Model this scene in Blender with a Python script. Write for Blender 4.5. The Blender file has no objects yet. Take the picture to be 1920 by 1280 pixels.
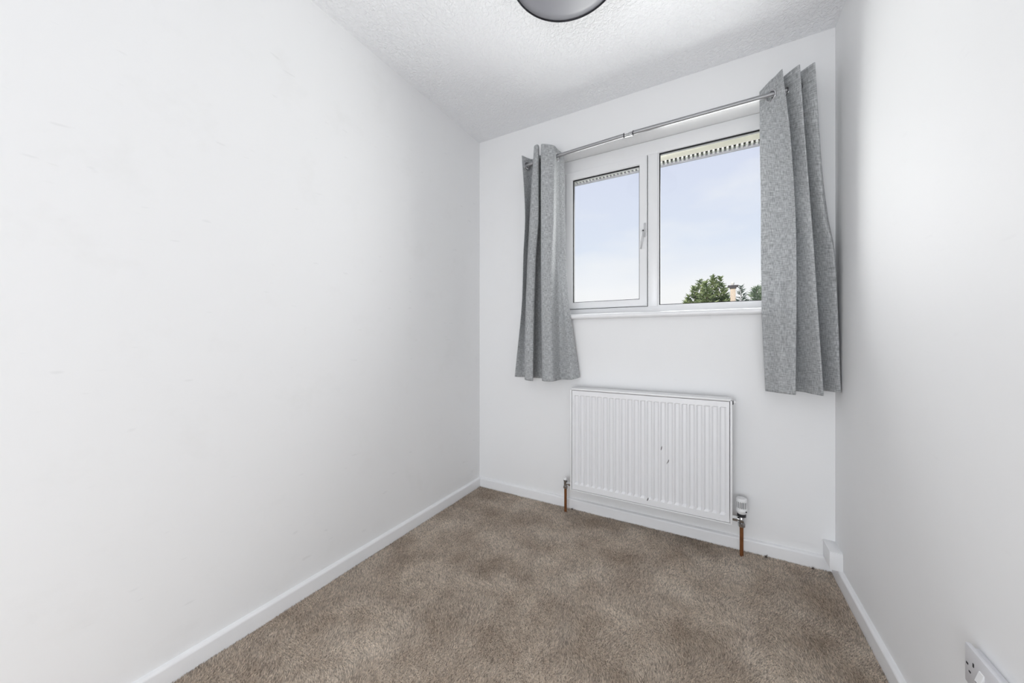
import bpy, bmesh, math, random
import numpy as np
from mathutils import Vector, Matrix

scene = bpy.context.scene
COL = scene.collection
PI = math.pi

# ------------------------------------------------------------------ camera
EYE = 1.025
cam_data = bpy.data.cameras.new('camera')
cam_data.sensor_width = 36.0
cam_data.lens = 666.0 / 1920.0 * 36.0
cam_data.shift_y = -4.0 / 1920.0
cam_data.clip_start = 0.01
cam_data.clip_end = 500.0
cam = bpy.data.objects.new('camera', cam_data)
cam.location = (0.0, 0.0, EYE)
cam.rotation_euler = (PI / 2, 0.0, math.radians(29.25))
COL.objects.link(cam)
scene.camera = cam

# ------------------------------------------------------------------ colour management
vs = scene.view_settings
vs.view_transform = 'Standard'
vs.look = 'None'
vs.gamma = 1.0
vs.exposure = 0.18
vs.use_curve_mapping = False
scene.cycles.max_bounces = 8
scene.cycles.diffuse_bounces = 5
scene.cycles.transparent_max_bounces = 12

# ------------------------------------------------------------------ sky
world = bpy.data.worlds.new('sky')
scene.world = world
world.use_nodes = True
wn, wl = world.node_tree.nodes, world.node_tree.links
wn.clear()
w_out = wn.new('ShaderNodeOutputWorld')
w_bg = wn.new('ShaderNodeBackground')
w_tc = wn.new('ShaderNodeTexCoord')
w_sep = wn.new('ShaderNodeSeparateXYZ')
w_ramp = wn.new('ShaderNodeValToRGB')
w_ramp.color_ramp.elements[0].position = 0.0
w_ramp.color_ramp.elements[0].color = (1.0, 0.985, 0.96, 1)
w_ramp.color_ramp.elements[1].position = 1.0
w_ramp.color_ramp.elements[1].color = (0.50, 0.60, 0.84, 1)
for pos, c in ((0.13, (0.95, 0.96, 0.99)), (0.24, (0.76, 0.825, 0.95)), (0.45, (0.71, 0.755, 0.92))):
    e = w_ramp.color_ramp.elements.new(pos)
    e.color = (*c, 1)
w_map = wn.new('ShaderNodeMapping')
w_map.inputs['Scale'].default_value = (2.2, 2.2, 7.0)
w_noise = wn.new('ShaderNodeTexNoise')
w_noise.inputs['Scale'].default_value = 1.6
w_noise.inputs['Detail'].default_value = 5.0
w_cr = wn.new('ShaderNodeValToRGB')
w_cr.color_ramp.elements[0].position = 0.50
w_cr.color_ramp.elements[1].position = 0.74
w_mix = wn.new('ShaderNodeMixRGB')
w_mix.inputs['Color2'].default_value = (0.98, 0.98, 0.98, 1)
w_mul = wn.new('ShaderNodeMath')
w_mul.operation = 'MULTIPLY'
w_mul.inputs[1].default_value = 0.55
wl.new(w_tc.outputs['Generated'], w_sep.inputs[0])
wl.new(w_sep.outputs['Z'], w_ramp.inputs['Fac'])
wl.new(w_tc.outputs['Generated'], w_map.inputs['Vector'])
wl.new(w_map.outputs[0], w_noise.inputs['Vector'])
wl.new(w_noise.outputs['Fac'], w_cr.inputs['Fac'])
wl.new(w_cr.outputs['Color'], w_mul.inputs[0])
wl.new(w_mul.outputs[0], w_mix.inputs['Fac'])
wl.new(w_ramp.outputs['Color'], w_mix.inputs['Color1'])
wl.new(w_mix.outputs[0], w_bg.inputs['Color'])
w_bg.inputs['Strength'].default_value = 0.87
wl.new(w_bg.outputs[0], w_out.inputs['Surface'])

# ------------------------------------------------------------------ sun and large lights
sun_d = bpy.data.lights.new('sun', 'SUN')
sun_d.energy = 3.2
sun_d.angle = math.radians(0.6)
sun_d.color = (1.0, 0.95, 0.86)
sun = bpy.data.objects.new('sun', sun_d)
sun.rotation_euler = (math.radians(48), 0, math.radians(-38))
COL.objects.link(sun)

def area(name, loc, rot, sx, sy, power, color, spread=180):
    d = bpy.data.lights.new(name, 'AREA')
    d.shape = 'RECTANGLE'
    d.size, d.size_y = sx, sy
    d.energy = power
    d.color = color
    d.spread = math.radians(spread)
    o = bpy.data.objects.new(name, d)
    o.location = loc
    o.rotation_euler = rot
    COL.objects.link(o)
    return o

# daylight coming in through the window opening
area('window_daylight', (-0.24, 2.45, 1.58), (-PI / 2 - math.radians(14), 0, math.radians(-5)), 1.35, 1.02, 31.0, (0.99, 0.99, 0.99))
# added fill light behind the camera
area('rear_fill_light', (-0.30, -2.10, 0.70), (PI / 2 + math.radians(4), 0, 0), 1.4, 1.3, 26.0, (0.90, 0.948, 1.0), 160)

# ------------------------------------------------------------------ material helpers
def new_mat(name):
    m = bpy.data.materials.new(name)
    m.use_nodes = True
    nt = m.node_tree
    b = nt.nodes['Principled BSDF']
    return m, nt, b

def plain(name, color, rough=0.5, metallic=0.0, noise=0.0, scale=40.0, bump=0.0, spec=0.5, coat=0.0):
    m, nt, b = new_mat(name)
    b.inputs['Base Color'].default_value = (*color, 1)
    b.inputs['Roughness'].default_value = rough
    b.inputs['Metallic'].default_value = metallic
    b.inputs['Specular IOR Level'].default_value = spec
    b.inputs['Coat Weight'].default_value = coat
    tc = nt.nodes.new('ShaderNodeTexCoord')
    n = nt.nodes.new('ShaderNodeTexNoise')
    n.inputs['Scale'].default_value = scale
    n.inputs['Detail'].default_value = 4
    nt.links.new(tc.outputs['Object'], n.inputs['Vector'])
    if noise > 0:
        mx = nt.nodes.new('ShaderNodeMixRGB')
        mx.inputs['Color1'].default_value = (*[c * (1 - noise) for c in color], 1)
        mx.inputs['Color2'].default_value = (*[min(1, c * (1 + noise)) for c in color], 1)
        nt.links.new(n.outputs['Fac'], mx.inputs['Fac'])
        nt.links.new(mx.outputs[0], b.inputs['Base Color'])
    if bump > 0:
        bp = nt.nodes.new('ShaderNodeBump')
        bp.inputs['Strength'].default_value = bump
        bp.inputs['Distance'].default_value = 0.002
        nt.links.new(n.outputs['Fac'], bp.inputs['Height'])
        nt.links.new(bp.outputs[0], b.inputs['Normal'])
    return m

def wall_paint(name, color, stain=0.0, seed=0.0):
    m, nt, b = new_mat(name)
    N, L = nt.nodes, nt.links
    b.inputs['Roughness'].default_value = 0.62
    b.inputs['Specular IOR Level'].default_value = 0.25
    tc = N.new('ShaderNodeTexCoord')
    mp = N.new('ShaderNodeMapping')
    mp.inputs['Location'].default_value = (seed, seed * 1.7, seed * 0.3)
    L.new(tc.outputs['Object'], mp.inputs['Vector'])
    # roller texture
    fine = N.new('ShaderNodeTexNoise')
    fine.inputs['Scale'].default_value = 160
    fine.inputs['Detail'].default_value = 0
    L.new(mp.outputs[0], fine.inputs['Vector'])
    bp = N.new('ShaderNodeBump')
    bp.inputs['Strength'].default_value = 0.05
    bp.inputs['Distance'].default_value = 0.001
    L.new(fine.outputs['Fac'], bp.inputs['Height'])
    L.new(bp.outputs[0], b.inputs['Normal'])
    # grubby smudges and short scuffs
    sm = N.new('ShaderNodeTexNoise')
    sm.inputs['Scale'].default_value = 5.5
    sm.inputs['Detail'].default_value = 4
    sm.inputs['Roughness'].default_value = 0.65
    L.new(mp.outputs[0], sm.inputs['Vector'])
    cr = N.new('ShaderNodeValToRGB')
    cr.color_ramp.elements[0].position = 0.56
    cr.color_ramp.elements[1].position = 0.80
    L.new(sm.outputs['Fac'], cr.inputs['Fac'])
    mul = N.new('ShaderNodeMath')
    mul.operation = 'MULTIPLY'
    mul.inputs[1].default_value = stain
    L.new(cr.outputs['Color'], mul.inputs[0])
    mx = N.new('ShaderNodeMixRGB')
    mx.inputs['Color1'].default_value = (*color, 1)
    mx.inputs['Color2'].default_value = (color[0] * 0.78, color[1] * 0.77, color[2] * 0.74, 1)
    L.new(mul.outputs[0], mx.inputs['Fac'])
    mp2 = N.new('ShaderNodeMapping')
    mp2.inputs['Scale'].default_value = (14, 14, 60)
    mp2.inputs['Rotation'].default_value = (0.22, 0.15, 0)
    L.new(mp.outputs[0], mp2.inputs['Vector'])
    sc = N.new('ShaderNodeTexNoise')
    sc.inputs['Scale'].default_value = 1.0
    sc.inputs['Detail'].default_value = 1
    L.new(mp2.outputs[0], sc.inputs['Vector'])
    cr2 = N.new('ShaderNodeValToRGB')
    cr2.color_ramp.elements[0].position = 0.735
    cr2.color_ramp.elements[1].position = 0.80
    L.new(sc.outputs['Fac'], cr2.inputs['Fac'])
    mul2 = N.new('ShaderNodeMath')
    mul2.operation = 'MULTIPLY'
    mul2.inputs[1].default_value = stain * 0.9
    L.new(cr2.outputs['Color'], mul2.inputs[0])
    mx2 = N.new('ShaderNodeMixRGB')
    mx2.inputs['Color2'].default_value = (color[0] * 0.6, color[1] * 0.6, color[2] * 0.6, 1)
    L.new(mul2.outputs[0], mx2.inputs['Fac'])
    L.new(mx.outputs[0], mx2.inputs['Color1'])
    L.new(mx2.outputs[0], b.inputs['Base Color'])
    return m

def artex_ceiling():
    m, nt, b = new_mat('artex_ceiling')
    N, L = nt.nodes, nt.links
    b.inputs['Base Color'].default_value = (0.94, 0.945, 0.965, 1)
    b.inputs['Roughness'].default_value = 0.7
    b.inputs['Specular IOR Level'].default_value = 0.2
    tc = N.new('ShaderNodeTexCoord')
    n1 = N.new('ShaderNodeTexNoise')
    n1.inputs['Scale'].default_value = 75
    n1.inputs['Detail'].default_value = 3
    n1.inputs['Distortion'].default_value = 0.6
    L.new(tc.outputs['Object'], n1.inputs['Vector'])
    cr = N.new('ShaderNodeValToRGB')
    cr.color_ramp.elements[0].position = 0.35
    cr.color_ramp.elements[1].position = 0.62
    L.new(n1.outputs['Fac'], cr.inputs['Fac'])
    bp = N.new('ShaderNodeBump')
    bp.inputs['Strength'].default_value = 0.6
    bp.inputs['Distance'].default_value = 0.005
    L.new(cr.outputs['Color'], bp.inputs['Height'])
    L.new(bp.outputs[0], b.inputs['Normal'])
    return m

def carpet_mat(name, pile):
    m, nt, b = new_mat(name)
    N, L = nt.nodes, nt.links
    b.inputs['Roughness'].default_value = 0.95
    b.inputs['Specular IOR Level'].default_value = 0.05
    b.inputs['Sheen Weight'].default_value = 0.15
    tc = N.new('ShaderNodeTexCoord')
    big = N.new('ShaderNodeTexNoise')
    big.inputs['Scale'].default_value = 4.2
    big.inputs['Detail'].default_value = 6
    big.inputs['Roughness'].default_value = 0.62
    L.new(tc.outputs['Object'], big.inputs['Vector'])
    cr = N.new('ShaderNodeValToRGB')
    cr.color_ramp.elements[0].position = 0.32
    cr.color_ramp.elements[0].color = (0.47, 0.375, 0.295, 1)
    cr.color_ramp.elements[1].position = 0.64
    cr.color_ramp.elements[1].color = (0.78, 0.675, 0.570, 1)
    L.new(big.outputs['Fac'], cr.inputs['Fac'])
    if pile:
        at = N.new('ShaderNodeAttribute')
        at.attribute_name = 'shade'
        fac = at.outputs['Fac']
    else:
        fn = N.new('ShaderNodeTexNoise')
        fn.inputs['Scale'].default_value = 260
        fn.inputs['Detail'].default_value = 2
        L.new(tc.outputs['Object'], fn.inputs['Vector'])
        fac = fn.outputs['Fac']
    mr = N.new('ShaderNodeMapRange')
    mr.inputs['To Min'].default_value = 0.5
    mr.inputs['To Max'].default_value = 1.35
    L.new(fac, mr.inputs['Value'])
    vm = N.new('ShaderNodeVectorMath')
    vm.operation = 'SCALE'
    L.new(cr.outputs['Color'], vm.inputs[0])
    L.new(mr.outputs[0], vm.inputs['Scale'])
    L.new(vm.outputs[0], b.inputs['Base Color'])
    return m

def fabric_mat():
    m, nt, b = new_mat('woven_curtain_fabric')
    N, L = nt.nodes, nt.links
    uv = N.new('ShaderNodeUVMap')
    uv.uv_map = 'UVMap'
    def threads(sx, sy):
        mp = N.new('ShaderNodeMapping')
        mp.inputs['Scale'].default_value = (sx, sy, 1)
        L.new(uv.outputs[0], mp.inputs['Vector'])
        n = N.new('ShaderNodeTexNoise')
        n.inputs['Scale'].default_value = 1.0
        n.inputs['Detail'].default_value = 1.5
        L.new(mp.outputs[0], n.inputs['Vector'])
        return n.outputs['Fac']
    a, c = threads(330, 42), threads(42, 330)
    add = N.new('ShaderNodeMath')
    add.operation = 'ADD'
    L.new(a, add.inputs[0])
    L.new(c, add.inputs[1])
    mr = N.new('ShaderNodeMapRange')
    mr.inputs['From Min'].default_value = 0.75
    mr.inputs['From Max'].default_value = 1.25
    L.new(add.outputs[0], mr.inputs['Value'])
    cr = N.new('ShaderNodeValToRGB')
    cr.color_ramp.elements[0].position = 0.0
    cr.color_ramp.elements[0].color = (0.37, 0.382, 0.392, 1)
    cr.color_ramp.elements[1].position = 1.0
    cr.color_ramp.elements[1].color = (0.73, 0.742, 0.75, 1)
    L.new(mr.outputs[0], cr.inputs['Fac'])
    L.new(cr.outputs['Color'], b.inputs['Base Color'])
    b.inputs['Roughness'].default_value = 0.8
    b.inputs['Specular IOR Level'].default_value = 0.15
    b.inputs['Sheen Weight'].default_value = 0.25
    bp = N.new('ShaderNodeBump')
    bp.inputs['Strength'].default_value = 0.3
    bp.inputs['Distance'].default_value = 0.001
    L.new(mr.outputs[0], bp.inputs['Height'])
    L.new(bp.outputs[0], b.inputs['Normal'])
    tr = N.new('ShaderNodeBsdfTranslucent')
    L.new(cr.outputs['Color'], tr.inputs['Color'])
    mix = N.new('ShaderNodeMixShader')
    mix.inputs['Fac'].default_value = 0.30
    L.new(b.outputs[0], mix.inputs[1])
    L.new(tr.outputs[0], mix.inputs[2])
    L.new(mix.outputs[0], N['Material Output'].inputs['Surface'])
    return m

def glass_mat():
    m, nt, b = new_mat('window_glass')
    N, L = nt.nodes, nt.links
    N.remove(b)
    t = N.new('ShaderNodeBsdfTransparent')
    t.inputs['Color'].default_value = (0.985, 0.99, 0.988, 1)
    g = N.new('ShaderNodeBsdfGlossy')
    g.inputs['Roughness'].default_value = 0.02
    fr = N.new('ShaderNodeFresnel')
    fr.inputs['IOR'].default_value = 1.25
    mix = N.new('ShaderNodeMixShader')
    L.new(fr.outputs[0], mix.inputs['Fac'])
    L.new(t.outputs[0], mix.inputs[1])
    L.new(g.outputs[0], mix.inputs[2])
    L.new(mix.outputs[0], N['Material Output'].inputs['Surface'])
    return m

def radiator_paint():
    """white enamel with three small chips knocked out of it"""
    m, nt, b = new_mat('radiator_enamel')
    N, L = nt.nodes, nt.links
    b.inputs['Roughness'].default_value = 0.32
    b.inputs['Specular IOR Level'].default_value = 0.4
    tc = N.new('ShaderNodeTexCoord')
    last = None
    # x, z, half width, half height, lean
    for cx, cz, w, h, lean in ((-0.222, 0.4655, 0.0022, 0.011, 0.18), (-0.1895, 0.4040, 0.0020, 0.0085, 0.22),
                               (-0.1945, 0.3960, 0.0012, 0.007, 0.3), (-0.288, 0.1895, 0.0032, 0.009, 0.35)):
        sp = N.new('ShaderNodeMapping')
        sp.vector_type = 'TEXTURE'
        sp.inputs['Location'].default_value = (cx, 0, cz)
        sp.inputs['Rotation'].default_value = (0, lean, 0)
        sp.inputs['Scale'].default_value = (w, 10.0, h)
        L.new(tc.outputs['Object'], sp.inputs['Vector'])
        ln = N.new('ShaderNodeVectorMath')
        ln.operation = 'LENGTH'
        L.new(sp.outputs[0], ln.inputs[0])
        lt = N.new('ShaderNodeMath')
        lt.operation = 'LESS_THAN'
        lt.inputs[1].default_value = 1.0
        L.new(ln.outputs['Value'], lt.inputs[0])
        if last is None:
            last = lt.outputs[0]
        else:
            mx = N.new('ShaderNodeMath')
            mx.operation = 'MAXIMUM'
            L.new(last, mx.inputs[0])
            L.new(lt.outputs[0], mx.inputs[1])
            last = mx.outputs[0]
    mix = N.new('ShaderNodeMixRGB')
    mix.inputs['Color1'].default_value = (0.86, 0.86, 0.875, 1)
    mix.inputs['Color2'].default_value = (0.20, 0.19, 0.19, 1)
    L.new(last, mix.inputs['Fac'])
    L.new(mix.outputs[0], b.inputs['Base Color'])
    return m

def leaf_mat(name, c1, c2):
    m, nt, b = new_mat(name)
    N, L = nt.nodes, nt.links
    oi = N.new('ShaderNodeTexCoord')
    n = N.new('ShaderNodeTexNoise')
    n.inputs['Scale'].default_value = 1.3
    n.inputs['Detail'].default_value = 4
    L.new(oi.outputs['Object'], n.inputs['Vector'])
    cr = N.new('ShaderNodeValToRGB')
    cr.color_ramp.elements[0].position = 0.35
    cr.color_ramp.elements[0].color = (*c1, 1)
    cr.color_ramp.elements[1].position = 0.65
    cr.color_ramp.elements[1].color = (*c2, 1)
    L.new(n.outputs['Fac'], cr.inputs['Fac'])
    L.new(cr.outputs['Color'], b.inputs['Base Color'])
    b.inputs['Roughness'].default_value = 0.7
    return m

WHITE = (0.84, 0.84, 0.85)
M = {
    'wall': wall_paint('white_wall_paint', (0.90, 0.90, 0.905), 0.05, 0.0),
    'wall_left': wall_paint('scuffed_white_wall_paint', (0.90, 0.90, 0.905), 0.16, 3.1),
    'ceiling': artex_ceiling(),
    'carpet': carpet_mat('carpet_backing', False),
    'pile': carpet_mat('carpet_pile', True),
    'gloss': plain('white_gloss_woodwork', (0.90, 0.90, 0.91), 0.3, noise=0.02, scale=25),
    'upvc': plain('white_upvc', (0.88, 0.88, 0.89), 0.28, noise=0.01),
    'rubber': plain('black_rubber_gasket', (0.012, 0.012, 0.014), 0.6),
    'glass': glass_mat(),
    'fabric': fabric_mat(),
    'steel': plain('brushed_steel_rod', (0.36, 0.36, 0.37), 0.42, 0.85, noise=0.05, scale=90),
    'dark_steel': plain('dark_steel', (0.06, 0.06, 0.065), 0.4, 0.7),
    'chrome': plain('chrome', (0.55, 0.55, 0.56), 0.14, 1.0, noise=0.08, scale=60),
    'copper': plain('dull_copper', (0.30, 0.125, 0.05), 0.42, 0.75, noise=0.35, scale=45),
    'radiator': radiator_paint(),
    'plastic': plain('white_plastic', (0.87, 0.87, 0.875), 0.35, noise=0.01),
    'lever': plain('grey_white_handle', (0.60, 0.60, 0.61), 0.3, noise=0.02),
    'socket': plain('white_socket_plastic', (0.74, 0.74, 0.77), 0.3, noise=0.01),
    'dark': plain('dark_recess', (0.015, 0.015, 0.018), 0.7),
    'opal': plain('opal_diffuser', (0.26, 0.26, 0.285), 0.35, noise=0.01),
    'bronze': plain('dark_metal_rim', (0.03, 0.03, 0.035), 0.4, 0.6),
    'soffit': plain('cream_soffit_board', (0.60, 0.565, 0.51), 0.5, noise=0.04, scale=12),
    'vent': plain('pale_vent_plastic', (0.55, 0.545, 0.55), 0.5, noise=0.03),
    'gutter': plain('grey_gutter', (0.27, 0.27, 0.30), 0.45, noise=0.04),
    'brick': plain('pale_brick', (0.66, 0.54, 0.44), 0.85, noise=0.25, scale=12),
    'render': plain('pale_render', (0.75, 0.73, 0.70), 0.85, noise=0.06, scale=6),
    'slate': plain('dark_slate', (0.10, 0.09, 0.10), 0.7, noise=0.2, scale=8),
    'grass': plain('garden_grass', (0.10, 0.17, 0.05), 0.9, noise=0.35, scale=2),
    'bark': plain('bark', (0.10, 0.07, 0.05), 0.9, noise=0.3, scale=6),
    'leaf_a': leaf_mat('conifer_green', (0.085, 0.135, 0.06), (0.34, 0.40, 0.19)),
    'leaf_b': leaf_mat('conifer_dark', (0.07, 0.10, 0.09), (0.16, 0.21, 0.17)),
    'leaf_c': leaf_mat('conifer_blue', (0.16, 0.22, 0.16), (0.38, 0.45, 0.32)),
    'fluff': plain('carpet_fluff', (0.09, 0.07, 0.06), 0.95, noise=0.2),
    'thread': plain('pale_thread', (0.75, 0.70, 0.62), 0.9),
}

# ------------------------------------------------------------------ mesh helpers
def obj(name, bm, mat, parent=None, smooth=False, angle=None):
    me = bpy.data.meshes.new(name)
    bmesh.ops.recalc_face_normals(bm, faces=bm.faces)
    bm.to_mesh(me)
    bm.free()
    me.materials.append(mat)
    if smooth or angle is not None:
        me.polygons.foreach_set('use_smooth', [True] * len(me.polygons))
        if angle is not None:
            me.set_sharp_from_angle(angle=math.radians(angle))
    o = bpy.data.objects.new(name, me)
    COL.objects.link(o)
    if parent is not None:
        o.parent = parent
        o.matrix_parent_inverse = Matrix.Identity(4)
        o.location = -world_loc(parent)
    return o

def world_loc(o):
    p = Vector((0, 0, 0))
    while o is not None:
        p += Vector(o.location)
        o = o.parent
    return p

def thing(name, label, cat, loc, group=None):
    o = bpy.data.objects.new(name, None)
    o.empty_display_size = 0.05
    o.location = loc
    COL.objects.link(o)
    o['label'] = label
    o['category'] = cat
    if group:
        o['group'] = group
    return o

def structure(o):
    o['kind'] = 'structure'
    return o

def add_box(bm, x0, x1, y0, y1, z0, z1, bevel=0.0, seg=2):
    r = bmesh.ops.create_cube(bm, size=1.0)
    v = r['verts']
    for p in v:
        p.co = Vector((x0 + (p.co.x + 0.5) * (x1 - x0), y0 + (p.co.y + 0.5) * (y1 - y0), z0 + (p.co.z + 0.5) * (z1 - z0)))
    if bevel > 0:
        es = list({e for p in v for e in p.link_edges})
        bmesh.ops.bevel(bm, geom=es, offset=bevel, segments=seg, affect='EDGES', profile=0.5)

def box(name, x0, x1, y0, y1, z0, z1, mat, parent=None, bevel=0.0, seg=2):
    bm = bmesh.new()
    add_box(bm, x0, x1, y0, y1, z0, z1, bevel, seg)
    return obj(name, bm, mat, parent, angle=40 if bevel else None)

def add_tube(bm, p0, p1, r0, r1=None, n=24, caps=True):
    r1 = r0 if r1 is None else r1
    p0, p1 = Vector(p0), Vector(p1)
    d = (p1 - p0).normalized()
    a = d.orthogonal().normalized()
    b = d.cross(a)
    ring = []
    for p, r in ((p0, r0), (p1, r1)):
        ring.append([bm.verts.new(p + (a * math.cos(t) + b * math.sin(t)) * r) for t in [2 * PI * k / n for k in range(n)]])
    for k in range(n):
        bm.faces.new((ring[0][k], ring[0][(k + 1) % n], ring[1][(k + 1) % n], ring[1][k]))
    if caps:
        bm.faces.new(ring[0][::-1])
        bm.faces.new(ring[1])

def add_lathe(bm, centre, axis, profile, n=32):
    """profile: (radius, height along axis) pairs"""
    c, d = Vector(centre), Vector(axis).normalized()
    a = d.orthogonal().normalized()
    b = d.cross(a)
    rings = []
    for r, h in profile:
        if r < 1e-6:
            rings.append([bm.verts.new(c + d * h)])
        else:
            rings.append([bm.verts.new(c + d * h + (a * math.cos(2 * PI * k / n) + b * math.sin(2 * PI * k / n)) * r) for k in range(n)])
    for q in range(len(rings) - 1):
        A, B = rings[q], rings[q + 1]
        for k in range(n):
            k2 = (k + 1) % n
            if len(A) == 1 and len(B) == 1:
                continue
            if len(A) == 1:
                bm.faces.new((A[0], B[k], B[k2]))
            elif len(B) == 1:
                bm.faces.new((A[k], A[k2], B[0]))
            else:
                bm.faces.new((A[k], A[k2], B[k2], B[k]))
    if len(rings[0]) > 1:
        bm.faces.new(rings[0][::-1])
    if len(rings[-1]) > 1:
        bm.faces.new(rings[-1])

def add_prism(bm, pts, axis, a0, a1):
    """closed outline pts (u, v) swept along x or y between a0 and a1"""
    def mk(a, u, v):
        return Vector((a, u, v)) if axis == 'x' else Vector((u, a, v))
    r0 = [bm.verts.new(mk(a0, u, v)) for u, v in pts]
    r1 = [bm.verts.new(mk(a1, u, v)) for u, v in pts]
    n = len(pts)
    for k in range(n):
        bm.faces.new((r0[k], r0[(k + 1) % n], r1[(k + 1) % n], r1[k]))
    bm.faces.new(r0[::-1])
    bm.faces.new(r1)

# ------------------------------------------------------------------ the room shell
XL, XR, YB, YR, H = -1.420, 0.480, 2.070, -2.250, 2.405
WO = 2.350                                   # outer face of the window wall
OX0, OX1, OZ0, OZ1 = -0.870, 0.340, 1.150, 2.178   # window opening

structure(box('floor', XL - 0.1, XR + 0.1, YR - 0.1, WO, -0.12, -0.004, M['carpet']))
structure(box('ceiling', XL - 0.1, XR + 0.1, YR - 0.1, WO, H, H + 0.15, M['ceiling']))
structure(box('wall_left', XL - 0.1, XL, YR, WO, -0.05, H + 0.02, M['wall_left']))
structure(box('wall_right', XR, XR + 0.1, YR, WO, -0.05, H + 0.02, M['wall']))
structure(box('wall_rear', XL - 0.1, XR + 0.1, YR - 0.1, YR, -0.05, H + 0.02, M['wall']))
bm = bmesh.new()
add_box(bm, XL, OX0, YB, WO, -0.05, H + 0.02)
add_box(bm, OX1, XR, YB, WO, -0.05, H + 0.02)
add_box(bm, OX0, OX1, YB, WO, -0.05, OZ0)
add_box(bm, OX0, OX1, YB, WO, OZ1, H + 0.02)
bmesh.ops.remove_doubles(bm, verts=bm.verts, dist=1e-5)
structure(obj('wall_back', bm, M['wall']))

# skirting boards with a rounded top edge
def skirt_profile(sign, wall):
    t, h = 0.0155, 0.060
    pts = [(0, -0.004), (t, -0.004), (t, h - 0.011)]
    for k in range(1, 7):
        a = (PI / 2) * k / 6
        pts.append((t - 0.010 + 0.010 * math.cos(a), h - 0.011 + 0.009 * math.sin(a)))
    pts += [(0, h)]
    return [(wall + sign * u, v) for u, v in pts]

bm = bmesh.new(); add_prism(bm, skirt_profile(1, XL), 'y', YR, YB)
structure(obj('baseboard_left', bm, M['gloss'], angle=35))
bm = bmesh.new(); add_prism(bm, skirt_profile(-1, XR), 'y', YR, YB)
structure(obj('baseboard_right', bm, M['gloss'], angle=35))
bm = bmesh.new(); add_prism(bm, skirt_profile(-1, YB), 'x', XL + 0.0155, XR - 0.0155)
structure(obj('baseboard_back', bm, M['gloss'], angle=35))

# ------------------------------------------------------------------ window
FY = 2.190        # room face of the outer frame
SY = 2.178        # room face of the opening sash
GY = 2.212        # glass plane
win = bpy.data.objects.new('window_1', None)
win.location = (-0.265, FY, 1.175)
COL.objects.link(win)
structure(win)
win['label'] = 'white double window with one opening sash and one fixed pane'
win['category'] = 'window'

def rect_frame(name, xo0, xo1, zo0, zo1, xi0, xi1, zi0, zi1, y0, y1, mat, parent, bevel=0.003):
    """mitred rectangular frame between an outer and an inner rectangle"""
    bm = bmesh.new()
    o = [(xo0, zo0), (xo1, zo0), (xo1, zo1), (xo0, zo1)]
    i = [(xi0, zi0), (xi1, zi0), (xi1, zi1), (xi0, zi1)]
    V = {}
    for nm, pts in (('o', o), ('i', i)):
        for yy in (y0, y1):
            V[nm, yy] = [bm.verts.new((x, yy, z)) for x, z in pts]
    for k in range(4):
        j = (k + 1) % 4
        bm.faces.new((V['o', y0][k], V['o', y0][j], V['i', y0][j], V['i', y0][k]))
        bm.faces.new((V['o', y1][k], V['i', y1][k], V['i', y1][j], V['o', y1][j]))
        bm.faces.new((V['o', y0][k], V['o', y1][k], V['o', y1][j], V['o', y0][j]))
        bm.faces.new((V['i', y0][k], V['i', y0][j], V['i', y1][j], V['i', y1][k]))
    if bevel:
        es = [e for e in bm.edges if abs(e.verts[0].co.y - y0) < 1e-6 and abs(e.verts[1].co.y - y0) < 1e-6
              and not (e.verts[0] in V['o', y0] and e.verts[1] in V['i', y0])
              and not (e.verts[1] in V['o', y0] and e.verts[0] in V['i', y0])]
        bmesh.ops.bevel(bm, geom=es, offset=bevel, segments=2, affect='EDGES')
    return obj(name, bm, mat, parent)

SX0, SX1, SZ0, SZ1 = -0.8205, -0.3240, 1.2200, 2.0950      # sash outline
gx0, gx1, gz0, gz1 = -0.7740, -0.3655, 1.2600, 2.0455      # sash glass opening
fx0, fx1, fz0, fz1 = -0.2600, 0.2850, 1.2230, 2.0965       # fixed glass opening
# outer frame: head, cill rail, two jambs and the mullion
bm = bmesh.new()
add_box(bm, OX0 + 0.001, OX1 - 0.001, FY, FY + 0.028, SZ1 + 0.003, OZ1 - 0.001, 0.003)
add_box(bm, OX0 + 0.001, OX1 - 0.001, FY, FY + 0.028, OZ0 + 0.024, SZ0 - 0.003, 0.003)
add_box(bm, OX0 + 0.001, SX0 - 0.003, FY, FY + 0.028, SZ0 - 0.004, SZ1 + 0.004, 0.003)
add_box(bm, fx1 + 0.008, OX1 - 0.001, FY, FY + 0.028, SZ0 - 0.004, SZ1 + 0.004, 0.003)
add_box(bm, SX1 + 0.003, fx0 - 0.008, FY, FY + 0.028, SZ0 - 0.004, SZ1 + 0.004, 0.003)
obj('outer_frame', bm, M['upvc'], win, angle=35)
# black frame set in the rebate to paint the shade of the sash gap
rect_frame('sash_gap_shade', SX0 - 0.004, SX1 + 0.004, SZ0 - 0.004, SZ1 + 0.004, SX0 + 0.02, SX1 - 0.02, SZ0 + 0.02, SZ1 - 0.02,
           FY + 0.012, FY + 0.026, M['rubber'], win, 0)
sash = rect_frame('sash', SX0, SX1, SZ0, SZ1, gx0, gx1, gz0, gz1, SY, SY + 0.030, M['upvc'], win, 0.004)
rect_frame('gasket', gx0 - 0.002, gx1 + 0.002, gz0 - 0.002, gz1 + 0.002, gx0 + 0.0055, gx1 - 0.0030, gz0 + 0.0032, gz1 - 0.0085,
           SY + 0.009, SY + 0.027, M['rubber'], sash, 0)
box('pane', gx0 - 0.004, gx1 + 0.004, SY + 0.015, SY + 0.019, gz0 - 0.004, gz1 + 0.004, M['glass'], sash)
rect_frame('glazing_bead', fx0 - 0.0085, fx1 + 0.0085, fz0 - 0.0085, fz1 + 0.0085, fx0, fx1, fz0, fz1, FY + 0.006, FY + 0.022, M['upvc'], win, 0.002)
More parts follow.
